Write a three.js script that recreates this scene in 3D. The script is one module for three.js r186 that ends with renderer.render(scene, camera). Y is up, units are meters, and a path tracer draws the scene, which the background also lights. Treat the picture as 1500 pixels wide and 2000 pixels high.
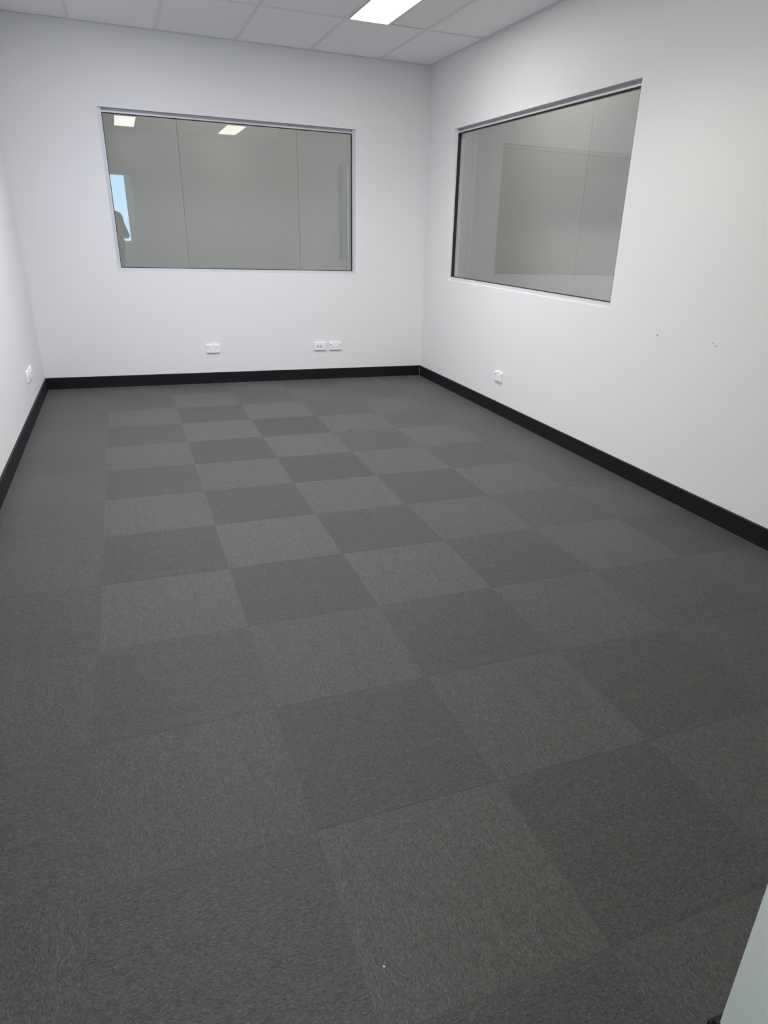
import * as THREE from 'three';
import { RoundedBoxGeometry } from 'three/addons/geometries/RoundedBoxGeometry.js';
import { mergeGeometries } from 'three/addons/utils/BufferGeometryUtils.js';
import { MarchingCubes } from 'three/addons/objects/MarchingCubes.js';
import { RectAreaLightUniformsLib } from 'three/addons/lights/RectAreaLightUniformsLib.js';

// ---------------------------------------------------------------- camera, sky, lamps, exposure
const scene = new THREE.Scene();
const renderer = new THREE.WebGLRenderer({ antialias: true });
renderer.toneMapping = THREE.LinearToneMapping;
renderer.toneMappingExposure = 4.1;
renderer.shadowMap.enabled = true;
RectAreaLightUniformsLib.init();

const FOCAL = 1343.1;                                        // pixels of the 1500 x 2000 frame
const camera = new THREE.PerspectiveCamera(2 * Math.atan(1000 / FOCAL) * 180 / Math.PI, 0.75, 0.02, 60);
camera.position.set(0.7236, 1.3331, 6.6498);
camera.rotation.set(-0.42213, -0.38847, 0.03697, 'YXZ');
camera.setViewOffset(1500, 2000, -55.98, -58.51, 1500, 2000);
camera.updateProjectionMatrix();
scene.add(camera);

const SKY = new THREE.Color().setRGB(1.15, 1.85, 2.4);         // overcast daylight behind the photographer
scene.background = SKY;

// each panel glows evenly and its lens throws the rest of its light downwards
// [x, z of the lamp's corner, glow, downward light, colour, label]
const LAMPS = [
  [2.392, 1.052, 3.5, 2.7, [1.0, 0.99, 0.97], 'lit ceiling panel seen whole-edged at the top of the photo, beside a narrow board'],
  [0.872, 1.052, 5.0, 2.4, [0.95, 0.955, 1.07], 'lit ceiling panel above the far end, on the plain wall side'],
  [2.392, 2.85, 0.6, 1.7, [1.0, 1.0, 0.91], 'added ceiling panel out of view, halfway along the room, over the side of the bigger slanted window'],  // added out of view to brighten the middle floor and right wall
  [0.872, 2.85, 2.2, 3.2, [0.98, 0.97, 1.03], 'added ceiling panel out of view, halfway along the room, on the plain wall side'],  // likewise added and unseen, lifts the middle of the floor
  [2.392, 5.02, 1.9, 0, [1.0, 0.99, 0.8], 'dimmer warm ceiling panel, mirrored as the slanted cream shape in the far window'],
  [0.872, 5.02, 2.1, 0, [1.0, 1.0, 0.95], 'bright ceiling panel, mirrored as the white shape in the corner of the far window'],
];

// ---------------------------------------------------------------- sizes (metres)
const W = 3.455, H = 2.668, D = 6.47, T = 0.1;                // room: x 0..W, y 0..H, z 0..D
const HALL_Z = 8.3, PASS_Z = -1.4, PASS_X = 4.63;

// ---------------------------------------------------------------- helpers
let seed = 12345;
const rnd = () => { seed = (Math.imul(seed, 1664525) + 1013904223) >>> 0; return seed / 4294967296; };
const rr = (a, b) => a + (b - a) * rnd();
const used = new Map();
function numbered(n) { const k = used.get(n) ?? 0; used.set(n, k + 1); return k ? `${n}_${String(k).padStart(3, '0')}` : n; }
function mesh(name, geo, mat, parent) {
  const m = new THREE.Mesh(geo, mat);
  m.castShadow = m.receiveShadow = true;
  m.name = numbered(name);
  (parent ?? scene).add(m);
  return m;
}
function struct(name, geo, mat) { const m = mesh(name, geo, mat); m.userData.kind = 'structure'; return m; }
function structGroup(name) { const g = new THREE.Group(); g.name = numbered(name); g.userData.kind = 'structure'; scene.add(g); return g; }
function thing(name, label, category, group) {
  const g = new THREE.Group(); g.name = numbered(name); g.userData = { label, category };
  if (group) g.userData.group = group;
  scene.add(g); return g;
}
const B = (x0, x1, y0, y1, z0, z1) => new THREE.BoxGeometry(x1 - x0, y1 - y0, z1 - z0).translate((x0 + x1) / 2, (y0 + y1) / 2, (z0 + z1) / 2);
const RB = (x0, x1, y0, y1, z0, z1, r = 0.002, s = 2) => new RoundedBoxGeometry(x1 - x0, y1 - y0, z1 - z0, s, r).translate((x0 + x1) / 2, (y0 + y1) / 2, (z0 + z1) / 2);
function slabWithHoles(u0, u1, v0, v1, holes, depth) {         // extruded along +z from 0 to depth
  const s = new THREE.Shape();
  s.moveTo(u0, v0); s.lineTo(u1, v0); s.lineTo(u1, v1); s.lineTo(u0, v1); s.closePath();
  for (const [a, b, c, d] of holes) {
    const h = new THREE.Path(); h.moveTo(a, c); h.lineTo(a, d); h.lineTo(b, d); h.lineTo(b, c); h.closePath(); s.holes.push(h);
  }
  return new THREE.ExtrudeGeometry(s, { depth, bevelEnabled: false, curveSegments: 1 });
}
function canvasTexture(size, draw, srgb = true, repeat = true) {
  const c = document.createElement('canvas'); c.width = c.height = size;
  draw(c.getContext('2d'), size);
  const t = new THREE.CanvasTexture(c);
  if (srgb) t.colorSpace = THREE.SRGBColorSpace;
  if (repeat) t.wrapS = t.wrapT = THREE.RepeatWrapping;
  t.magFilter = THREE.LinearFilter;
  return t;
}
const lin = (r, g, b) => new THREE.Color().setRGB(r, g, b);

// ---------------------------------------------------------------- materials
const paint = new THREE.MeshPhysicalMaterial({ color: lin(0.82, 0.82, 0.82), roughness: 0.55, specularIntensity: 0.5 });
const jambPaint = new THREE.MeshPhysicalMaterial({ color: lin(0.78, 0.79, 0.78), roughness: 0.35 });
const hallPaint = new THREE.MeshStandardMaterial({ color: lin(0.72, 0.72, 0.70), roughness: 0.8 });
const passagePaint = [0.84, 0.86, 0.83].map((v) => new THREE.MeshStandardMaterial({ color: lin(v, v, v * 0.985), roughness: 0.6 }));
const concrete = new THREE.MeshStandardMaterial({ color: lin(0.42, 0.42, 0.41), roughness: 0.8 });
const darkFloor = new THREE.MeshStandardMaterial({ color: lin(0.16, 0.16, 0.16), roughness: 0.9 });
const skirtBlack = new THREE.MeshPhysicalMaterial({ color: lin(0.0055, 0.0055, 0.007), specularIntensity: 0.6, roughness: 0.55 });
const aluminium = new THREE.MeshPhysicalMaterial({ color: lin(0.66, 0.66, 0.69), roughness: 0.38, metalness: 0.15 });
const gasketBlack = new THREE.MeshStandardMaterial({ color: lin(0.018, 0.018, 0.02), roughness: 0.7 });
const glass = new THREE.MeshPhysicalMaterial({ color: lin(0.95, 0.955, 0.945), roughness: 0, transmission: 1, thickness: 0, ior: 1.55 });
const plastic = new THREE.MeshPhysicalMaterial({ color: lin(0.93, 0.93, 0.93), roughness: 0.3 });
const slotGrey = new THREE.MeshStandardMaterial({ color: lin(0.13, 0.13, 0.13), roughness: 0.8 });
const slotDark = new THREE.MeshStandardMaterial({ color: lin(0.06, 0.06, 0.06), roughness: 0.8 });
const gridWhite = new THREE.MeshStandardMaterial({ color: lin(0.80, 0.80, 0.81), roughness: 0.5 });
const voidDark = new THREE.MeshStandardMaterial({ color: lin(0.10, 0.10, 0.10), roughness: 1 });

const fissure = canvasTexture(512, (x, n) => {                // mineral-fibre ceiling board
  x.fillStyle = '#fafafb'; x.fillRect(0, 0, n, n);
  for (let i = 0; i < 5200; i++) {
    const v = Math.round(rr(215, 252)); x.fillStyle = `rgba(${v},${v},${v},0.6)`;
    x.beginPath(); x.ellipse(rnd() * n, rnd() * n, rr(0.6, 2.6), rr(0.5, 1.2), rr(0, 3.1), 0, 7); x.fill();
  }
});
fissure.repeat.set(2.2, 2.2);
const board = [0.985, 0.965, 1.0].map((v) => new THREE.MeshStandardMaterial({ color: lin(v, v, v), map: fissure, roughness: 0.95 }));

// heathered loop pile: short fibres along v, in greys that lean warm, cool or green
function carpetCanvas() {
  return canvasTexture(1024, (x, n) => {
    x.fillStyle = 'rgb(91,91,90)'; x.fillRect(0, 0, n, n);
    for (let i = 0; i < 46; i++) {                            // soft yarn bands
      const v = Math.round(rr(76, 106)); x.fillStyle = `rgba(${v},${v},${v - 1},0.16)`;
      const w = rr(6, 40), u = rnd() * n; x.fillRect(u, 0, w, n); x.fillRect(u - n, 0, w, n);
    }
    x.lineCap = 'round';
    for (let i = 0; i < 46000; i++) {
      const p = rnd(), v = p < 0.44 ? rr(54, 82) : p < 0.9 ? rr(84, 112) : rr(112, 142), tint = rr(-4, 4);
      x.strokeStyle = `rgba(${Math.round(v + tint)},${Math.round(v)},${Math.round(v - tint - 1)},${rr(0.35, 0.8).toFixed(2)})`;
      x.lineWidth = rr(1.6, 3.4);
      const u = rnd() * n, w = rnd() * n, l = rr(4, 16), a = rr(-0.6, 0.6), du = Math.sin(a) * l, dw = Math.cos(a) * l;
      for (const [ou, ow] of [[0, 0], [u + du > n ? -n : u + du < 0 ? n : 0, w + dw > n ? -n : 0]]) {
        x.beginPath(); x.moveTo(u + ou, w + ow); x.lineTo(u + du + ou, w + dw + ow); x.stroke();
        if (u + du <= n && u + du >= 0 && w + dw <= n) break;
      }
    }
  });
}
const carpetMaps = [carpetCanvas(), carpetCanvas(), carpetCanvas()];
const carpetCache = new Map();
function carpetMat(k, v, warm = 0) {
  v = Math.round(v * 40) / 40;
  const key = `${k},${v},${warm}`;
  if (!carpetCache.has(key)) carpetCache.set(key, new THREE.MeshPhysicalMaterial({
    color: lin(v * (1 + warm), v * 0.99, v * (1 - warm * 1.4)), map: carpetMaps[k], bumpMap: carpetMaps[k], bumpScale: 0.0022,
    roughness: 0.55, specularIntensity: 0.4, sheen: 1.0, sheenRoughness: 0.42, sheenColor: lin(1, 0.98, 1),
  }));
  return carpetCache.get(key);
}

// ---------------------------------------------------------------- floor of carpet tiles
const floor = struct('floor', B(-T, W + T, -0.12, -0.007, -T, HALL_Z), darkFloor);
{
  const xs = [0, 0.4966, 0.9966, 1.4966, 1.9966, 2.4966, 2.9966, W];
  const zs = [0]; for (let j = 0; j < 13; j++) zs.push(0.4283 + 0.5 * j); zs.push(6.93);
  const cache = new Map();
  function tileGeo(w, d, turned) {
    const key = `${w.toFixed(3)},${d.toFixed(3)},${turned}`;
    if (cache.has(key)) return cache.get(key);
    const c = 0.0006, g = 0.00004, h = 0.0003;                 // eased edge, half joint, depth of the easing
    const px = [g, g + c, w - g - c, w - g], pz = [g, g + c, d - g - c, d - g];
    const pos = [], uv = [], idx = [];
    for (let j = 0; j < 4; j++) for (let i = 0; i < 4; i++) {
      pos.push(px[i], (i % 3 && j % 3) ? 0 : -h, pz[j]);
      const a = px[i] / 0.5, b = pz[j] / 0.5;
      uv.push(...(turned ? [b, a] : [a, b]));
    }
    for (let j = 0; j < 3; j++) for (let i = 0; i < 3; i++) { const a = j * 4 + i; idx.push(a, a + 4, a + 1, a + 1, a + 4, a + 5); }
    const ring = [0, 1, 2, 3, 7, 11, 15, 14, 13, 12, 8, 4];   // edge down to the slab
    for (let k = 0; k < 12; k++) { const p = ring[k] * 3; pos.push(pos[p], -0.0068, pos[p + 2]); uv.push(uv[ring[k] * 2], uv[ring[k] * 2 + 1]); }
    for (let k = 0; k < 12; k++) { const a = ring[k], b = ring[(k + 1) % 12], c2 = 16 + k, d2 = 16 + (k + 1) % 12; idx.push(a, b, c2, b, d2, c2); }
    const q = new THREE.BufferGeometry();
    q.setAttribute('position', new THREE.Float32BufferAttribute(pos, 3));
    q.setAttribute('uv', new THREE.Float32BufferAttribute(uv, 2));
    q.setIndex(idx); q.computeVertexNormals();
    cache.set(key, q); return q;
  }
  for (let j = 0; j < zs.length - 1; j++) for (let i = 0; i < xs.length - 1; i++) {
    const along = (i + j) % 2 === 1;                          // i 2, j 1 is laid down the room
    // random dye tone, plus pile sheen painted in by lay direction, fading towards camera
    const sheenFade = [0.35, 0.75, 1, 1, 0.7, 0.45, 0.35][i] * [0.6, 0.8, 1, 1, 1, 1, 1, 1, 0.85, 0.6, 0.4, 0.3, 0.25, 0.25][j];
    const m = carpetMat(Math.floor(rnd() * 3), 0.63 + 0.85 * (along ? 0.14 : -0.12) * sheenFade + rr(-0.03, 0.03), i === 4 && j === 1 ? 0.06 : 0);
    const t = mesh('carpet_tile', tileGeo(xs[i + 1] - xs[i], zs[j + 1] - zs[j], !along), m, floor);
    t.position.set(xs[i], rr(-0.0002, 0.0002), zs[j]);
  }
}

// ---------------------------------------------------------------- walls
const WIN_B = [0.694, 2.765, 0.957, 2.138];                    // window_1: x0 x1 y0 y1 in the far wall
const WIN_R = [0.575, 2.995, 0.957, 2.138];                   // window_2: z0 z1 y0 y1 in the right wall
const DOOR = [0.20, 1.03, -0.01, 2.04];
const wallBack = struct('wall_back', slabWithHoles(-T, W + T, -0.12, 3.2, [WIN_B], T).translate(0, 0, -T), paint);
const wallRight = struct('wall_right', slabWithHoles(0, D, -0.12, 3.2, [WIN_R], T).rotateY(-Math.PI / 2).translate(W + T, 0, 0), paint);
const wallLeft = struct('wall_left', slabWithHoles(0, D, -0.12, 3.2, [], T).rotateY(-Math.PI / 2), paint);
const wallFront = struct('wall_front', slabWithHoles(-T, W + T, -0.12, 3.2, [DOOR], 0.12).translate(0, 0, D), paint);

// old fixing holes with broken paint rims, on the right wall
const rim = new THREE.TorusGeometry(0.0046, 0.0014, 6, 14).rotateY(Math.PI / 2), plug = new THREE.CylinderGeometry(0.0042, 0.0034, 0.0016, 12).rotateZ(Math.PI / 2);
const plugGrey = [0.10, 0.32, 0.40].map((v) => new THREE.MeshStandardMaterial({ color: lin(v, v, v * 0.97), roughness: 0.9 }));
for (const [y, z, k, s] of [[0.853, 3.18, 1, 0.8], [0.859, 3.461, 0, 1.15], [0.876, 3.876, 1, 0.8], [0.867, 3.899, 1, 0.9], [1.352, 0.245, 2, 1.0]]) {
  const p = mesh('fixing_hole', plug, plugGrey[k], wallRight); p.position.set(W - 0.0006, y, z); p.scale.set(1, s, s);
  const q = mesh('paint_rim', rim, paint, p);
}

// ---------------------------------------------------------------- skirting boards
const skirtProfile = (len) => {                               // along +x, back at z 0, face at z 0.012
  const s = new THREE.Shape(); s.moveTo(0, 0); s.lineTo(0.012, 0); s.lineTo(0.012, 0.092); s.quadraticCurveTo(0.0115, 0.097, 0.007, 0.097); s.lineTo(0, 0.097); s.closePath();
  return new THREE.ExtrudeGeometry(s, { depth: len, bevelEnabled: false, curveSegments: 4 }).rotateY(-Math.PI / 2).translate(len, 0, 0).rotateY(0);
};
// rotateY(-90): shape x -> z, depth z -> -x, so the run goes from x = len back to 0 with the face towards +z
const put = (m, x, z, turn) => { m.position.set(x, 0, z); m.rotation.y = turn; return m; };
put(struct('baseboard_back', skirtProfile(W), skirtBlack), 0, 0, 0);
const skirtRight = put(struct('baseboard_right', skirtProfile(D - 0.012), skirtBlack), W, 0.012, -Math.PI / 2);
put(struct('baseboard_left', skirtProfile(D - 0.012), skirtBlack), 0, D, Math.PI / 2);
put(struct('baseboard_front', skirtProfile(W - DOOR[1] - 0.02), skirtBlack), W, D, Math.PI);
mesh('caulk_bead', new THREE.CylinderGeometry(0.0035, 0.0035, 0.062, 6).translate(0.006, 0.045, 0.0135), new THREE.MeshStandardMaterial({ color: lin(0.22, 0.22, 0.22), roughness: 0.8 }), skirtRight);

// ---------------------------------------------------------------- ceiling: boards laid in a tee grid
const GX = [0, 0.574, 1.174, 1.774, 2.374, 2.974, W], GZ = [0, 1.051, 2.251, 2.849, 4.049, 5.019, 6.219, D];
const ceiling = struct('ceiling', B(-T, W + T, H + 0.12, H + 0.2, -T, D), voidDark);
{
  const tee = 0.012;                                          // half flange
  const main = RB(-tee, tee, H - 0.0005, H + 0.03, 0.02, D - 0.02, 0.0004, 1);
  for (const x of GX.slice(1, -1)) mesh('tee_bar', main, gridWhite, ceiling).position.x = x;
  for (const z of GZ.slice(1, -1)) for (let i = 0; i < 6; i++) {
    const a = GX[i] + (i ? tee : 0.02), b = GX[i + 1] - (i < 5 ? tee : 0.02);
    mesh('cross_tee', RB(a, b, H - 0.0005, H + 0.03, z - tee, z + tee, 0.0004, 1), gridWhite, ceiling);
  }
  // perimeter angle
  for (const [x0, x1, z0, z1] of [[0, W, 0, 0.02], [0, W, D - 0.02, D], [0, 0.02, 0.02, D - 0.02], [W - 0.02, W, 0.02, D - 0.02]])
    mesh('wall_angle', B(x0, x1, H, H + 0.002, z0, z1), gridWhite, ceiling);
  const lampAt = (x, z) => LAMPS.find(([lx, lz]) => lx > x - 0.05 && lx + 0.29 < x + 0.65 && Math.abs(lz - z) < 0.05);
  for (let j = 0; j < GZ.length - 1; j++) for (let i = 0; i < 6; i++) {
    let [x0, x1, z0, z1] = [GX[i] + 0.004, GX[i + 1] - 0.004, GZ[j] + 0.004, GZ[j + 1] - 0.004];
    const lamp = lampAt(GX[i], GZ[j]);
    if (lamp) {                                               // half bay: the rest is a cut board and a split tee
      const atLeft = lamp[0] - GX[i] < 0.1;
      const split = atLeft ? lamp[0] + 0.3 : lamp[0] - 0.012;
      mesh('tee_bar', RB(split - 0.006, split + 0.006, H - 0.0005, H + 0.03, z0 + 0.01, z1 - 0.01, 0.0004, 1), gridWhite, ceiling);
      if (atLeft) { x0 = split + 0.006; z0 += 0.014; } else x1 = split - 0.006;
    }
    const t = mesh('ceiling_board', RB(x0, x1, H + 0.0032, H + 0.018, z0, z1, 0.0015, 1), board[Math.floor(rnd() * 3)], ceiling);
    const p = t.geometry.attributes.position, uv = t.geometry.attributes.uv;
    for (let k = 0; k < p.count; k++) uv.setXY(k, p.getX(k), p.getZ(k));
  }
}

// ---------------------------------------------------------------- ceiling panels that light the room
for (const [x, z, glowing, down, rgb, label] of LAMPS) {
  const LAMP_COLOR = lin(...rgb);
  const t = thing('ceiling_light', label, 'light', 'flush lit panels in the ceiling grid');
  const w = 0.29, l = 1.194;
  t.position.set(x + w / 2, H, z + l / 2);
  const f = 0.007;
  const frameGeo = mergeGeometries([B(-w / 2, w / 2, -0.002, 0.03, -l / 2, -l / 2 + f), B(-w / 2, w / 2, -0.002, 0.03, l / 2 - f, l / 2), B(-w / 2, -w / 2 + f, -0.002, 0.03, -l / 2 + f, l / 2 - f), B(w / 2 - f, w / 2, -0.002, 0.03, -l / 2 + f, l / 2 - f)]);
  mesh('light_frame', frameGeo, gridWhite, t);
  const glow = new THREE.MeshStandardMaterial({ color: lin(0.8, 0.8, 0.8), emissive: LAMP_COLOR, emissiveIntensity: glowing * 0.45, roughness: 0.6 });
  mesh('diffuser', B(-w / 2 + f, w / 2 - f, 0.0015, 0.006, -l / 2 + f, l / 2 - f), glow, t);
  const lamp = new THREE.RectAreaLight(LAMP_COLOR, glowing * 0.55, w - 2 * f, l - 2 * f);
  lamp.name = numbered('panel_lamp');
  lamp.position.set(0, -0.001, 0); lamp.rotation.x = -Math.PI / 2;
  t.add(lamp);
  if (down) for (const dz of [-0.4, 0, 0.4]) {
    const s = new THREE.SpotLight(LAMP_COLOR, down / 3, 0, 68 * Math.PI / 180, 1, 2);
    s.name = numbered('lens_lamp'); s.position.set(0, -0.012, dz); s.target.position.set(0, -1, dz);
    s.castShadow = true; s.shadow.radius = 6; s.shadow.mapSize.set(1024, 1024);
    t.add(s, s.target);
  }
}

// ---------------------------------------------------------------- windows; u runs along the wall, n points into the room
function window_(name, [u0, u1, v0, v1], x, turn) {
  const g = structGroup(name); g.position.x = x; g.rotation.y = turn;
  const s = 0.026, hd = 0.032, sl = 0.028, n = -0.02, back = -0.085;
  const cham = 0.0012;
  mesh('frame_jamb', RB(u0, u0 + s, v0, v1, back, n, cham), aluminium, g);
  mesh('frame_jamb', RB(u1 - s, u1, v0, v1, back, n, cham), aluminium, g);
  mesh('frame_sill', RB(u0 + s, u1 - s, v0, v0 + sl, back, n, cham), aluminium, g);
  mesh('frame_head', mergeGeometries([RB(u0 + s, u1 - s, v1 - hd, v1 - hd + 0.011, back, n, cham), RB(u0 + s, u1 - s, v1 - hd + 0.010, v1, back, -0.052, cham)]), aluminium, g);
  const a = u0 + s, b = u1 - s, c = v0 + sl, d = v1 - hd, w = 0.0045, gb = -0.05, gf = n - 0.001;
  mesh('gasket', mergeGeometries([B(a, a + w, c, d, gb, gf), B(b - w, b, c, d, gb, gf), B(a + w, b - w, c, c + w, gb, gf), B(a + w, b - w, d - w, d, gb, gf)]), gasketBlack, g);
  mesh('glass_pane', B(a + 0.001, b - 0.001, c + 0.001, d - 0.001, -0.040, -0.034), glass, g);
  return g;
}
window_('window_1', WIN_B, 0, 0);
window_('window_2', WIN_R, W, -Math.PI / 2);

// ---------------------------------------------------------------- doorway where the photographer stands
{
  const g = structGroup('door_1');
  mesh('door_lining', B(DOOR[1] - 0.004, DOOR[1] + 0.0005, 0, DOOR[3], D - 0.002, D + 0.122), jambPaint, g);
  mesh('door_lining', B(DOOR[0] - 0.0005, DOOR[0] + 0.004, 0, DOOR[3], D - 0.002, D + 0.122), jambPaint, g);
  mesh('door_lining', B(DOOR[0], DOOR[1], DOOR[3] - 0.004, DOOR[3] + 0.0005, D - 0.002, D + 0.122), jambPaint, g);
  mesh('strike_plate', mergeGeometries([RB(DOOR[1] - 0.0062, DOOR[1] - 0.0035, 0.812, 0.872, D - 0.006, D + 0.03, 0.001), RB(DOOR[1] - 0.0062, DOOR[1] + 0.012, 0.818, 0.866, D - 0.009, D - 0.002, 0.001)]), skirtBlack, g);
}

// ---------------------------------------------------------------- hall behind the doorway, with the daylight window
struct('wall_hall_outer', slabWithHoles(-1.6, 2.6, -0.12, 3.2, [[-0.35, 0.985, 0.985, 2.14]], 0.15).translate(0, 0, HALL_Z), hallPaint);
struct('wall_hall_left', B(-1.7, -1.6, -0.12, 3.2, D + 0.12, HALL_Z + 0.15), hallPaint);
struct('wall_hall_right', B(2.6, 2.7, -0.12, 3.2, D + 0.12, HALL_Z + 0.15), hallPaint);
struct('wall_hall_inner', B(-1.6, -T, -0.12, 3.2, D + 0.02, D + 0.12), hallPaint);
struct('ceiling_hall', B(-1.7, W + T, 2.7, 2.8, D + 0.12, HALL_Z + 0.15), hallPaint);
struct('floor_hall', B(-1.6, -T, -0.12, -0.002, D + 0.12, HALL_Z), darkFloor);
{
  const g = mesh('fill_batten_light', RB(-0.2, 1.2, 2.65, 2.7, 7.34, 7.46, 0.006), gridWhite, scene.getObjectByName('ceiling_hall'));  // added unseen batten, brightens the door jamb
  mesh('diffuser', B(-0.19, 1.19, 2.646, 2.6505, 7.35, 7.45), new THREE.MeshStandardMaterial({ color: lin(0.8, 0.8, 0.8), emissive: lin(1, 0.98, 0.86), emissiveIntensity: 3 }), g);
  const lamp = new THREE.RectAreaLight(lin(1, 0.95, 0.76), 14, 1.38, 0.1);
  lamp.name = numbered('fill_batten_lamp'); lamp.position.set(0.5, 2.644, 7.4); lamp.rotation.x = -Math.PI / 2; g.add(lamp);
}
{
  const g = structGroup('window_3');
  const [a, b, c, d] = [-0.35, 0.985, 0.985, 2.14], s = 0.03, z0 = HALL_Z + 0.03, z1 = HALL_Z + 0.09;
  for (const q of [[a, a + s, c, d], [b - s, b, c, d]]) mesh('frame_jamb', RB(...q, z0, z1, 0.0012), aluminium, g);
  mesh('frame_sill', RB(a + s, b - s, c, c + s, z0, z1, 0.0012), aluminium, g);
  mesh('frame_head', RB(a + s, b - s, d - s, d, z0, z1, 0.0012), aluminium, g);
  mesh('glass_pane', B(a + s, b - s, c + s, d - s, z0 + 0.028, z0 + 0.034), new THREE.MeshPhysicalMaterial({ color: lin(0.97, 0.97, 0.97), roughness: 0, transmission: 1, thickness: 0, ior: 1.3 }), g);
}

// ---------------------------------------------------------------- passage beyond the two inside windows, lined with wide sheets
{
  const back = struct('wall_passage_back', B(-1.0, PASS_X + 0.1, -0.12, 3.2, PASS_Z - 0.1, PASS_Z - 0.012), voidDark);
  const bx = [-0.99, 0.205, 1.385, 2.562, 3.76, PASS_X - 0.002];
  for (let i = 0; i < 5; i++) mesh('wall_sheet', RB(bx[i] + 0.0014, bx[i + 1] - 0.0014, 0, 3.15, PASS_Z - 0.0115, PASS_Z, 0.0012, 1), passagePaint[i % 3], back);
  const side = struct('wall_passage_right', B(PASS_X + 0.012, PASS_X + 0.1, -0.12, 3.2, PASS_Z, D), voidDark);
  const sz = [PASS_Z + 0.002, 0.82, 3.24, 5.6, D - 0.02];
  for (let i = 0; i < 4; i++) mesh('wall_sheet', RB(PASS_X, PASS_X + 0.0115, 0, 3.15, sz[i] + 0.002, sz[i + 1] - 0.002, 0.0012, 1), passagePaint[(i + 1) % 3], side);
  mesh('corner_strip', RB(PASS_X - 0.055, PASS_X - 0.001, 0, 3.15, PASS_Z + 0.001, PASS_Z + 0.02, 0.004), passagePaint[1], back);
  struct('wall_passage_left', B(-1.1, -1.0, -0.12, 3.2, PASS_Z, -T), passagePaint[0]);
  struct('wall_passage_inner', B(-1.0, -T, -0.12, 3.2, -T, 0), passagePaint[0]);
  struct('wall_passage_end', B(W + T, PASS_X, -0.12, 3.2, D, D + 0.1), passagePaint[0]);
  struct('ceiling_passage', mergeGeometries([B(-1.1, PASS_X + 0.1, 3.2, 3.3, PASS_Z - 0.1, 0), B(W, PASS_X + 0.1, 3.2, 3.3, 0, D + 0.1)]), passagePaint[0]);
  const top = scene.getObjectByName('ceiling_passage');
  for (const [x, z, w, l, k] of [[1.7, -0.75, 1.5, 0.12, 0.35], [4.1, 0.5, 0.12, 1.5, 0.46], [4.1, 3.2, 0.12, 1.5, 0.18]]) {  // battens added out of view to lift the passage behind the glass
    const g = mesh('fill_batten_light', RB(x - w / 2, x + w / 2, 3.15, 3.2, z - l / 2, z + l / 2, 0.006), gridWhite, top);
    mesh('diffuser', B(x - w / 2 + 0.01, x + w / 2 - 0.01, 3.146, 3.1505, z - l / 2 + 0.01, z + l / 2 - 0.01), new THREE.MeshStandardMaterial({ color: lin(0.8, 0.8, 0.8), emissive: lin(1, 0.99, 0.96), emissiveIntensity: 3 * k }), g);
    const lamp = new THREE.RectAreaLight(lin(1, 0.99, 0.96), 6 * k, w - 0.02, l - 0.02);
    lamp.name = numbered('fill_batten_lamp'); lamp.position.set(x, 3.144, z); lamp.rotation.x = -Math.PI / 2; g.add(lamp);
  }
  struct('floor_passage', mergeGeometries([B(-1.0, PASS_X, -0.12, 0, PASS_Z, -T), B(W + T, PASS_X, -0.12, 0, -T, D)]), concrete);
}

// ---------------------------------------------------------------- wall plates
// local axes: x along the wall, y up, z out of the wall; base at the plate's middle on the wall
function plateBase(name, label, category, group) {
  const t = thing(name, label, category, group);
  mesh('plate', RB(-0.058, 0.058, -0.0375, 0.0375, 0.0002, 0.013, 0.003, 3), plastic, t);
  return t;
}
const slot = (a) => RB(-0.0009, 0.0009, -0.0042, 0.0042, 0, 0.0004, 0.0002, 1).rotateZ(a);
function powerPoint(label) {
  const t = plateBase('power_outlet', label, 'power outlet', 'double power outlets low on the walls');
  for (const s of [-1, 1]) {
    const r = mesh('rocker_switch', RB(-0.0085, 0.0085, -0.006, 0.006, 0, 0.0075, 0.002, 2).rotateX(0.22), plastic, t);
    r.position.set(s * 0.043, 0.0185, 0.011);
    const k = mesh('socket_face', new THREE.CylinderGeometry(0.0165, 0.0165, 0.0009, 28).rotateX(Math.PI / 2), plastic, t);
    k.position.set(s * 0.0225, -0.008, 0.0131);
    for (const [dx, dy, a] of [[-0.0072, 0.004, 0.5], [0.0072, 0.004, -0.5], [0, -0.0092, 0]]) mesh('pin_slot', slot(a), slotGrey, k).position.set(dx, dy, 0.0004);
  }
  return t;
}
function dataPlate(label) {
  const t = plateBase('data_outlet', label, 'data outlet');
  for (const s of [-0.0155, 0.0155]) {
    const m = mesh('port_module', RB(-0.0105, 0.0105, -0.013, 0.013, 0, 0.0016, 0.0006, 1), plastic, t);
    m.position.set(s - 0.004, 0.001, 0.0127);
    mesh('port_opening', RB(-0.0058, 0.0058, -0.0045, 0.0045, 0, 0.0006, 0.0003, 1), slotDark, m).position.set(0, -0.0055, 0.0014);
    mesh('port_shutter', RB(-0.006, 0.006, -0.004, 0.004, 0, 0.0008, 0.0003, 1), plugGrey[2], m).position.set(0, 0.0065, 0.0011);
  }
  return t;
}
function onWall(t, x, y, z, turn) { t.position.set(x, y, z); t.rotation.y = turn; }
onWall(powerPoint('white double power outlet standing alone low under the far window'), 1.4085, 0.3115, 0, 0);
onWall(dataPlate('white plate with two dark data ports, beside a power outlet on the far wall'), 2.404, 0.3105, 0, 0);
onWall(powerPoint('white double power outlet right beside the plate with two data ports'), 2.5575, 0.3105, 0, 0);
onWall(powerPoint('white double power outlet alone on the wall of the larger slanted window'), W, 0.3, 1.688, -Math.PI / 2);
onWall(powerPoint('power outlet of the pair on the windowless wall, the one nearer the corner'), 0, 0.305, 0.862, Math.PI / 2);
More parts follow.
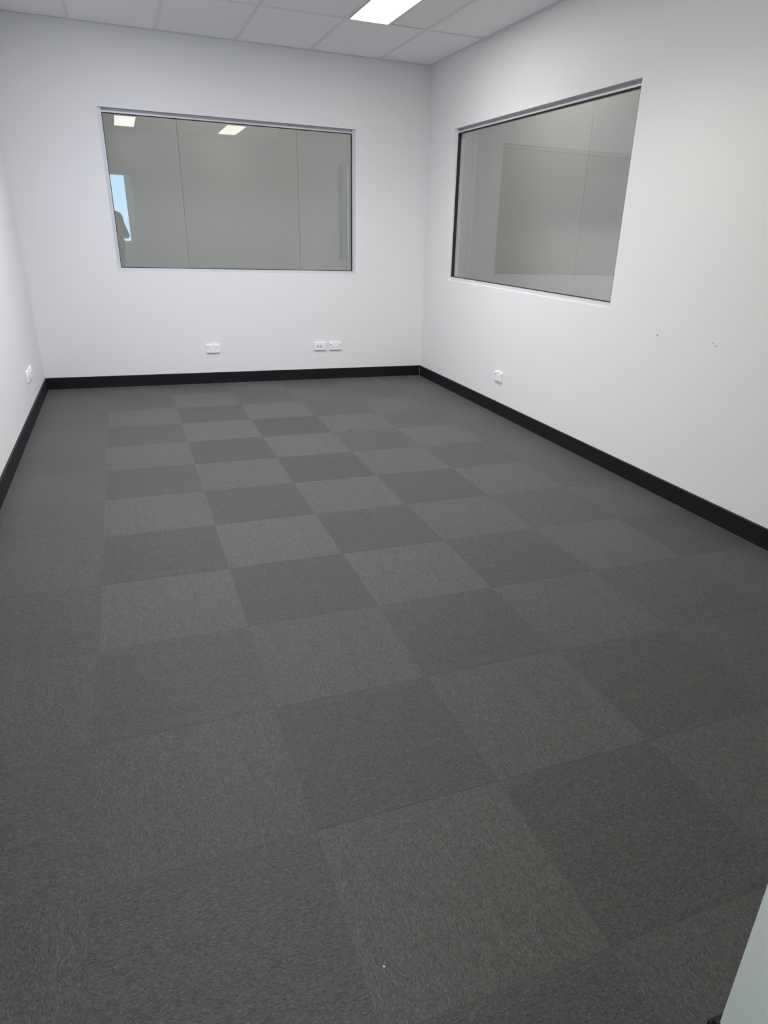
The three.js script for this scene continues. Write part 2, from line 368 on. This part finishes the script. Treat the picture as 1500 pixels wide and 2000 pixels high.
onWall(powerPoint('power outlet of the pair on the windowless wall, the one further from the corner'), 0, 0.305, 1.018, Math.PI / 2);

// ---------------------------------------------------------------- bits on the carpet
{
  const t = mesh('lint_fleck', new THREE.IcosahedronGeometry(0.0018, 2), new THREE.MeshStandardMaterial({ color: lin(0.75, 0.75, 0.72), roughness: 1 }));
  const p = t.geometry.attributes.position; for (let i = 0; i < p.count; i++) p.setXYZ(i, p.getX(i) * (1 + 0.3 * Math.sin(9e3 * p.getZ(i))), p.getY(i) * 0.7, p.getZ(i) * 1.4);
  t.geometry.computeVertexNormals(); t.position.set(1.041, 0.0012, 5.806);
  t.userData = { label: 'tiny white fleck of lint lying on the dark carpet close to the camera', category: 'lint' };
  const s = mesh('dirt_speck', new THREE.IcosahedronGeometry(0.007, 2), new THREE.MeshStandardMaterial({ color: lin(0.02, 0.02, 0.02), roughness: 1 }));
  const q = s.geometry.attributes.position; for (let i = 0; i < q.count; i++) q.setXYZ(i, q.getX(i) * (1 + 0.25 * Math.sin(900 * q.getZ(i))), q.getY(i) * 0.4, q.getZ(i) * 0.8);
  s.geometry.computeVertexNormals(); s.position.set(2.134, 0.0022, 1.919);
  s.userData = { label: 'small dark speck of dirt on the carpet towards the far wall', category: 'dirt' };
}


// ---------------------------------------------------------------- photographer in the doorway, seen mirrored in the far window
const V = (x, y, z) => new THREE.Vector3(x, y, z);
function capsule(p, a, b, ra, rb) {                           // signed distance to a tapered capsule
  const bx = b.x - a.x, by = b.y - a.y, bz = b.z - a.z, px = p.x - a.x, py = p.y - a.y, pz = p.z - a.z;
  const t = Math.min(1, Math.max(0, (px * bx + py * by + pz * bz) / (bx * bx + by * by + bz * bz)));
  return Math.hypot(px - bx * t, py - by * t, pz - bz * t) - (ra + (rb - ra) * t);
}
function ellipsoid(p, c, r) { const k = Math.hypot((p.x - c.x) / r.x, (p.y - c.y) / r.y, (p.z - c.z) / r.z); return (k - 1) * Math.min(r.x, r.y, r.z); }
const smin = (a, b, k) => { const h = Math.max(k - Math.abs(a - b), 0) / k; return Math.min(a, b) - h * h * k * 0.25; };
function fieldGeometry(f, lo, hi, cell) {
  const size = Math.max(hi.x - lo.x, hi.y - lo.y, hi.z - lo.z), res = Math.ceil(size / cell) + 4, c = lo.clone().add(hi).multiplyScalar(0.5);
  const mc = new MarchingCubes(res, paint, false, false, 260000), half = res / 2, sc = (size / 2) * res / (res - 4);
  mc.isolation = 0;
  const p = V(0, 0, 0);
  for (let k = 0; k < res; k++) for (let j = 0; j < res; j++) for (let i = 0; i < res; i++) {
    p.set(c.x + (i - half) / half * sc, c.y + (j - half) / half * sc, c.z + (k - half) / half * sc);
    const inside = p.x > lo.x - 0.02 && p.x < hi.x + 0.02 && p.y > lo.y - 0.02 && p.y < hi.y + 0.02 && p.z > lo.z - 0.02 && p.z < hi.z + 0.02;
    mc.field[i + j * res + k * res * res] = inside ? -f(p) : -1;
  }
  mc.update();
  const n = mc.count ?? mc.geometry.drawRange.count;
  const g = new THREE.BufferGeometry();
  g.setAttribute('position', new THREE.BufferAttribute(mc.positionArray.slice(0, n * 3), 3));
  g.setAttribute('normal', new THREE.BufferAttribute(mc.normalArray.slice(0, n * 3), 3));
  g.scale(sc, sc, sc); g.translate(c.x, c.y, c.z);
  return g;
}
{
  const skin = new THREE.MeshPhysicalMaterial({ color: lin(0.42, 0.26, 0.19), roughness: 0.5 });
  const shirtMat = new THREE.MeshStandardMaterial({ color: lin(0.045, 0.04, 0.042), roughness: 0.95 });
  const denim = new THREE.MeshStandardMaterial({ color: lin(0.03, 0.035, 0.05), roughness: 0.95 });
  const hairMat = new THREE.MeshStandardMaterial({ color: lin(0.02, 0.016, 0.013), roughness: 0.7 });
  const leather = new THREE.MeshStandardMaterial({ color: lin(0.02, 0.02, 0.02), roughness: 0.6 });
  const X = 0.615, Z = 6.99;
  const J = {
    neck: V(X, 1.5, Z + 0.01), head: V(X + 0.01, 1.66, Z - 0.03), chest: V(X, 1.30, Z), waist: V(X, 1.07, Z), hip: V(X, 0.95, Z),
    shR: V(X + 0.14, 1.405, Z), elR: V(0.862, 1.135, Z - 0.09), wrR: V(0.80, 1.262, Z - 0.275),
    shL: V(X - 0.14, 1.405, Z), elL: V(0.40, 1.13, Z - 0.10), wrL: V(0.625, 1.245, Z - 0.285),
    hipR: V(X + 0.09, 0.92, Z), knR: V(X + 0.10, 0.50, Z - 0.02), anR: V(X + 0.10, 0.09, Z + 0.01),
    hipL: V(X - 0.09, 0.92, Z), knL: V(X - 0.10, 0.50, Z - 0.02), anL: V(X - 0.10, 0.09, Z + 0.01),
  };
  const trunk = (p, o) => {
    let d = ellipsoid(p, J.chest, V(0.168 + o, 0.205, 0.112 + o));
    d = smin(d, ellipsoid(p, J.waist, V(0.150 + o, 0.2, 0.105 + o)), 0.08);
    d = smin(d, ellipsoid(p, J.hip, V(0.165 + o, 0.14, 0.115 + o)), 0.07);
    d = smin(d, capsule(p, J.shL, J.shR, 0.055 + o, 0.055 + o), 0.09);
    return d;
  };
  const limb = (p, a, b, c, r0, r1, r2) => Math.min(capsule(p, a, b, r0, r1), capsule(p, b, c, r1, r2));
  const arms = (p, o) => Math.min(limb(p, J.shR, J.elR, J.wrR, 0.05 + o, 0.039 + o, 0.026 + o), limb(p, J.shL, J.elL, J.wrL, 0.05 + o, 0.039 + o, 0.026 + o));
  const legs = (p, o) => Math.min(limb(p, J.hipR, J.knR, J.anR, 0.083 + o, 0.057 + o, 0.038 + o), limb(p, J.hipL, J.knL, J.anL, 0.083 + o, 0.057 + o, 0.038 + o));
  const bodyField = (p) => {
    let d = trunk(p, 0);
    d = smin(d, arms(p, 0), 0.04);
    d = smin(d, legs(p, 0), 0.05);
    d = smin(d, capsule(p, J.neck, J.head, 0.055, 0.05), 0.05);
    for (const a of [J.anR, J.anL]) d = smin(d, capsule(p, a, V(a.x, 0.035, a.z - 0.12), 0.04, 0.03), 0.03);
    return d;
  };
  // head with a face towards -z
  const H0 = J.head, hp = (x, y, z) => V(H0.x + x, H0.y + y, H0.z + z);
  const headField = (p) => {
    let d = ellipsoid(p, hp(0, 0.03, 0.012), V(0.074, 0.09, 0.094));
    d = smin(d, ellipsoid(p, hp(0, -0.045, -0.018), V(0.058, 0.068, 0.068)), 0.05);
    d = smin(d, capsule(p, hp(0, 0.012, -0.085), hp(0, -0.026, -0.102), 0.007, 0.013), 0.016);           // nose
    d = smin(d, capsule(p, hp(-0.018, -0.06, -0.078), hp(0.018, -0.06, -0.078), 0.008, 0.008), 0.012);   // lips
    d = smin(d, ellipsoid(p, hp(0, -0.098, -0.062), V(0.024, 0.018, 0.02)), 0.02);                       // chin
    d = smin(d, capsule(p, hp(-0.045, 0.024, -0.07), hp(0.045, 0.024, -0.07), 0.009, 0.009), 0.02);      // brow
    for (const s of [-1, 1]) {
      d = Math.max(d, -(ellipsoid(p, hp(s * 0.031, 0.004, -0.087), V(0.017, 0.011, 0.012))));            // eye socket
      d = Math.min(d, ellipsoid(p, hp(s * 0.031, 0.004, -0.069), V(0.013, 0.012, 0.012)));               // eyeball
      d = smin(d, ellipsoid(p, hp(s * 0.077, -0.012, 0.012), V(0.009, 0.031, 0.02)), 0.01);              // ear
    }
    d = smin(d, capsule(p, hp(0, -0.06, 0.02), V(J.neck.x, J.neck.y, J.neck.z), 0.053, 0.056), 0.03);
    return d;
  };
  // hands: palm and five fingers closed round the phone's long edges; s is +1 for the hand at larger x
  const PH = V(0.7236, 1.262, 6.682);                         // middle of the phone
  const hand = (wr, s) => {
    const palm = V(PH.x + s * 0.058, PH.y - 0.022, PH.z + 0.022), bones = [];
    bones.push([wr, palm, 0.024, 0.026]);
    const knuck = (k) => V(PH.x + s * 0.053, PH.y + 0.018 - 0.021 * k, PH.z - 0.004 - 0.002 * k);
    const len = [0.052, 0.058, 0.054, 0.042];
    for (let k = 0; k < 4; k++) {
      const a = knuck(k), b = V(PH.x + s * 0.046, a.y + 0.004, PH.z - 0.021), c = V(b.x - s * len[k] * 0.5, b.y + 0.004, PH.z - 0.0245), e = V(b.x - s * len[k], b.y + 0.006, PH.z - 0.021);
      bones.push([palm, a, 0.016, 0.0098], [a, b, 0.0094, 0.0088], [b, c, 0.0088, 0.0082], [c, e, 0.0082, 0.0072]);
    }
    const t0 = V(PH.x + s * 0.054, PH.y - 0.040, PH.z + 0.026), t1 = V(PH.x + s * 0.040, PH.y - 0.012, PH.z + 0.026), t2 = V(PH.x + s * 0.022, PH.y + 0.008, PH.z + 0.0165);
    bones.push([palm, t0, 0.02, 0.0135], [t0, t1, 0.0125, 0.0105], [t1, t2, 0.0102, 0.0085]);
    const f = (p) => { let d = 1; bones.forEach(([a, b, ra, rb], i) => { const q = capsule(p, a, b, ra, rb); d = i === 0 ? q : smin(d, q, 0.006); }); return d; };
    const lo = V(1e9, 1e9, 1e9), hi = V(-1e9, -1e9, -1e9);
    for (const [a, b] of bones) { lo.min(a).min(b); hi.max(a).max(b); }
    lo.subScalar(0.035); hi.addScalar(0.035);
    return fieldGeometry(f, lo, hi, 0.003);
  };
  const t = thing('person', 'person in dark loose clothes holding up a phone, mirrored against the blue daylight', 'person');
  mesh('body', mergeGeometries([
    fieldGeometry(bodyField, V(0.28, -0.005, 6.6), V(0.98, 1.72, 7.2), 0.012),
    fieldGeometry(headField, hp(-0.1, -0.2, -0.13), hp(0.1, 0.14, 0.13), 0.0035), hand(J.wrR, 1), hand(J.wrL, -1)]), skin, t);
  const hem = 0.93;
  mesh('shirt', fieldGeometry((p) => {
    let d = trunk(p, 0.022);
    d = smin(d, ellipsoid(p, V(X, 1.02, Z), V(0.207, 0.24, 0.15)), 0.05);
    d = smin(d, limb(p, J.shR, J.elR, V(0.835, 1.2, Z - 0.19), 0.066, 0.054, 0.047), 0.035);
    d = smin(d, limb(p, J.shL, J.elL, V(0.5, 1.185, Z - 0.19), 0.066, 0.054, 0.047), 0.035);
    d = smin(d, capsule(p, V(J.neck.x, 1.44, Z), V(J.neck.x, 1.505, Z), 0.075, 0.062), 0.04);
    return Math.max(d, hem - p.y, p.y - 1.51);
  }, V(0.25, 0.9, 6.72), V(1.0, 1.54, 7.2), 0.01), shirtMat, t);
  mesh('trousers', fieldGeometry((p) => {
    let d = smin(legs(p, 0.016), ellipsoid(p, J.hip, V(0.178, 0.13, 0.128)), 0.06);
    return Math.max(d, 0.085 - p.y, p.y - 1.0);
  }, V(0.36, 0.06, 6.8), V(0.88, 1.02, 7.18), 0.011), denim, t);
  for (const a of [J.anR, J.anL]) mesh('shoe', fieldGeometry((p) => Math.max(smin(capsule(p, V(a.x, 0.06, a.z + 0.015), V(a.x, 0.042, a.z - 0.15), 0.054, 0.042), capsule(p, V(a.x, 0.06, a.z), V(a.x, 0.11, a.z), 0.05, 0.047), 0.03), 0.001 - p.y, p.y - 0.115),
    V(a.x - 0.07, 0, a.z - 0.21), V(a.x + 0.07, 0.13, a.z + 0.09), 0.006), leather, t);
  mesh('hair', fieldGeometry((p) => {
    let d = ellipsoid(p, hp(0, 0.036, 0.018), V(0.083, 0.098, 0.101));
    d = Math.max(d, -ellipsoid(p, hp(0, -0.05, -0.085), V(0.07, 0.12, 0.085)));
    return Math.max(d, H0.y - 0.075 - p.y);
  }, hp(-0.1, -0.1, -0.13), hp(0.1, 0.15, 0.14), 0.005), hairMat, t);

  const ph = thing('phone', 'thin black phone held upright in both hands of the person', 'phone');
  ph.position.copy(PH);
  mesh('phone_body', RB(-0.037, 0.037, -0.08, 0.08, -0.0045, 0.0045, 0.004, 3), leather, ph);
  mesh('screen', RB(-0.0345, 0.0345, -0.0765, 0.0765, 0.0043, 0.0052, 0.0004, 1), new THREE.MeshPhysicalMaterial({ color: lin(0.01, 0.01, 0.012), roughness: 0.08 }), ph);
  for (const dy of [0.0, -0.02]) mesh('lens', new THREE.CylinderGeometry(0.0075, 0.0082, 0.0024, 24).rotateX(Math.PI / 2).translate(0, 0.0655 + dy, -0.0055), new THREE.MeshPhysicalMaterial({ color: lin(0.008, 0.008, 0.01), roughness: 0.1 }), ph);
}

renderer.render(scene, camera);
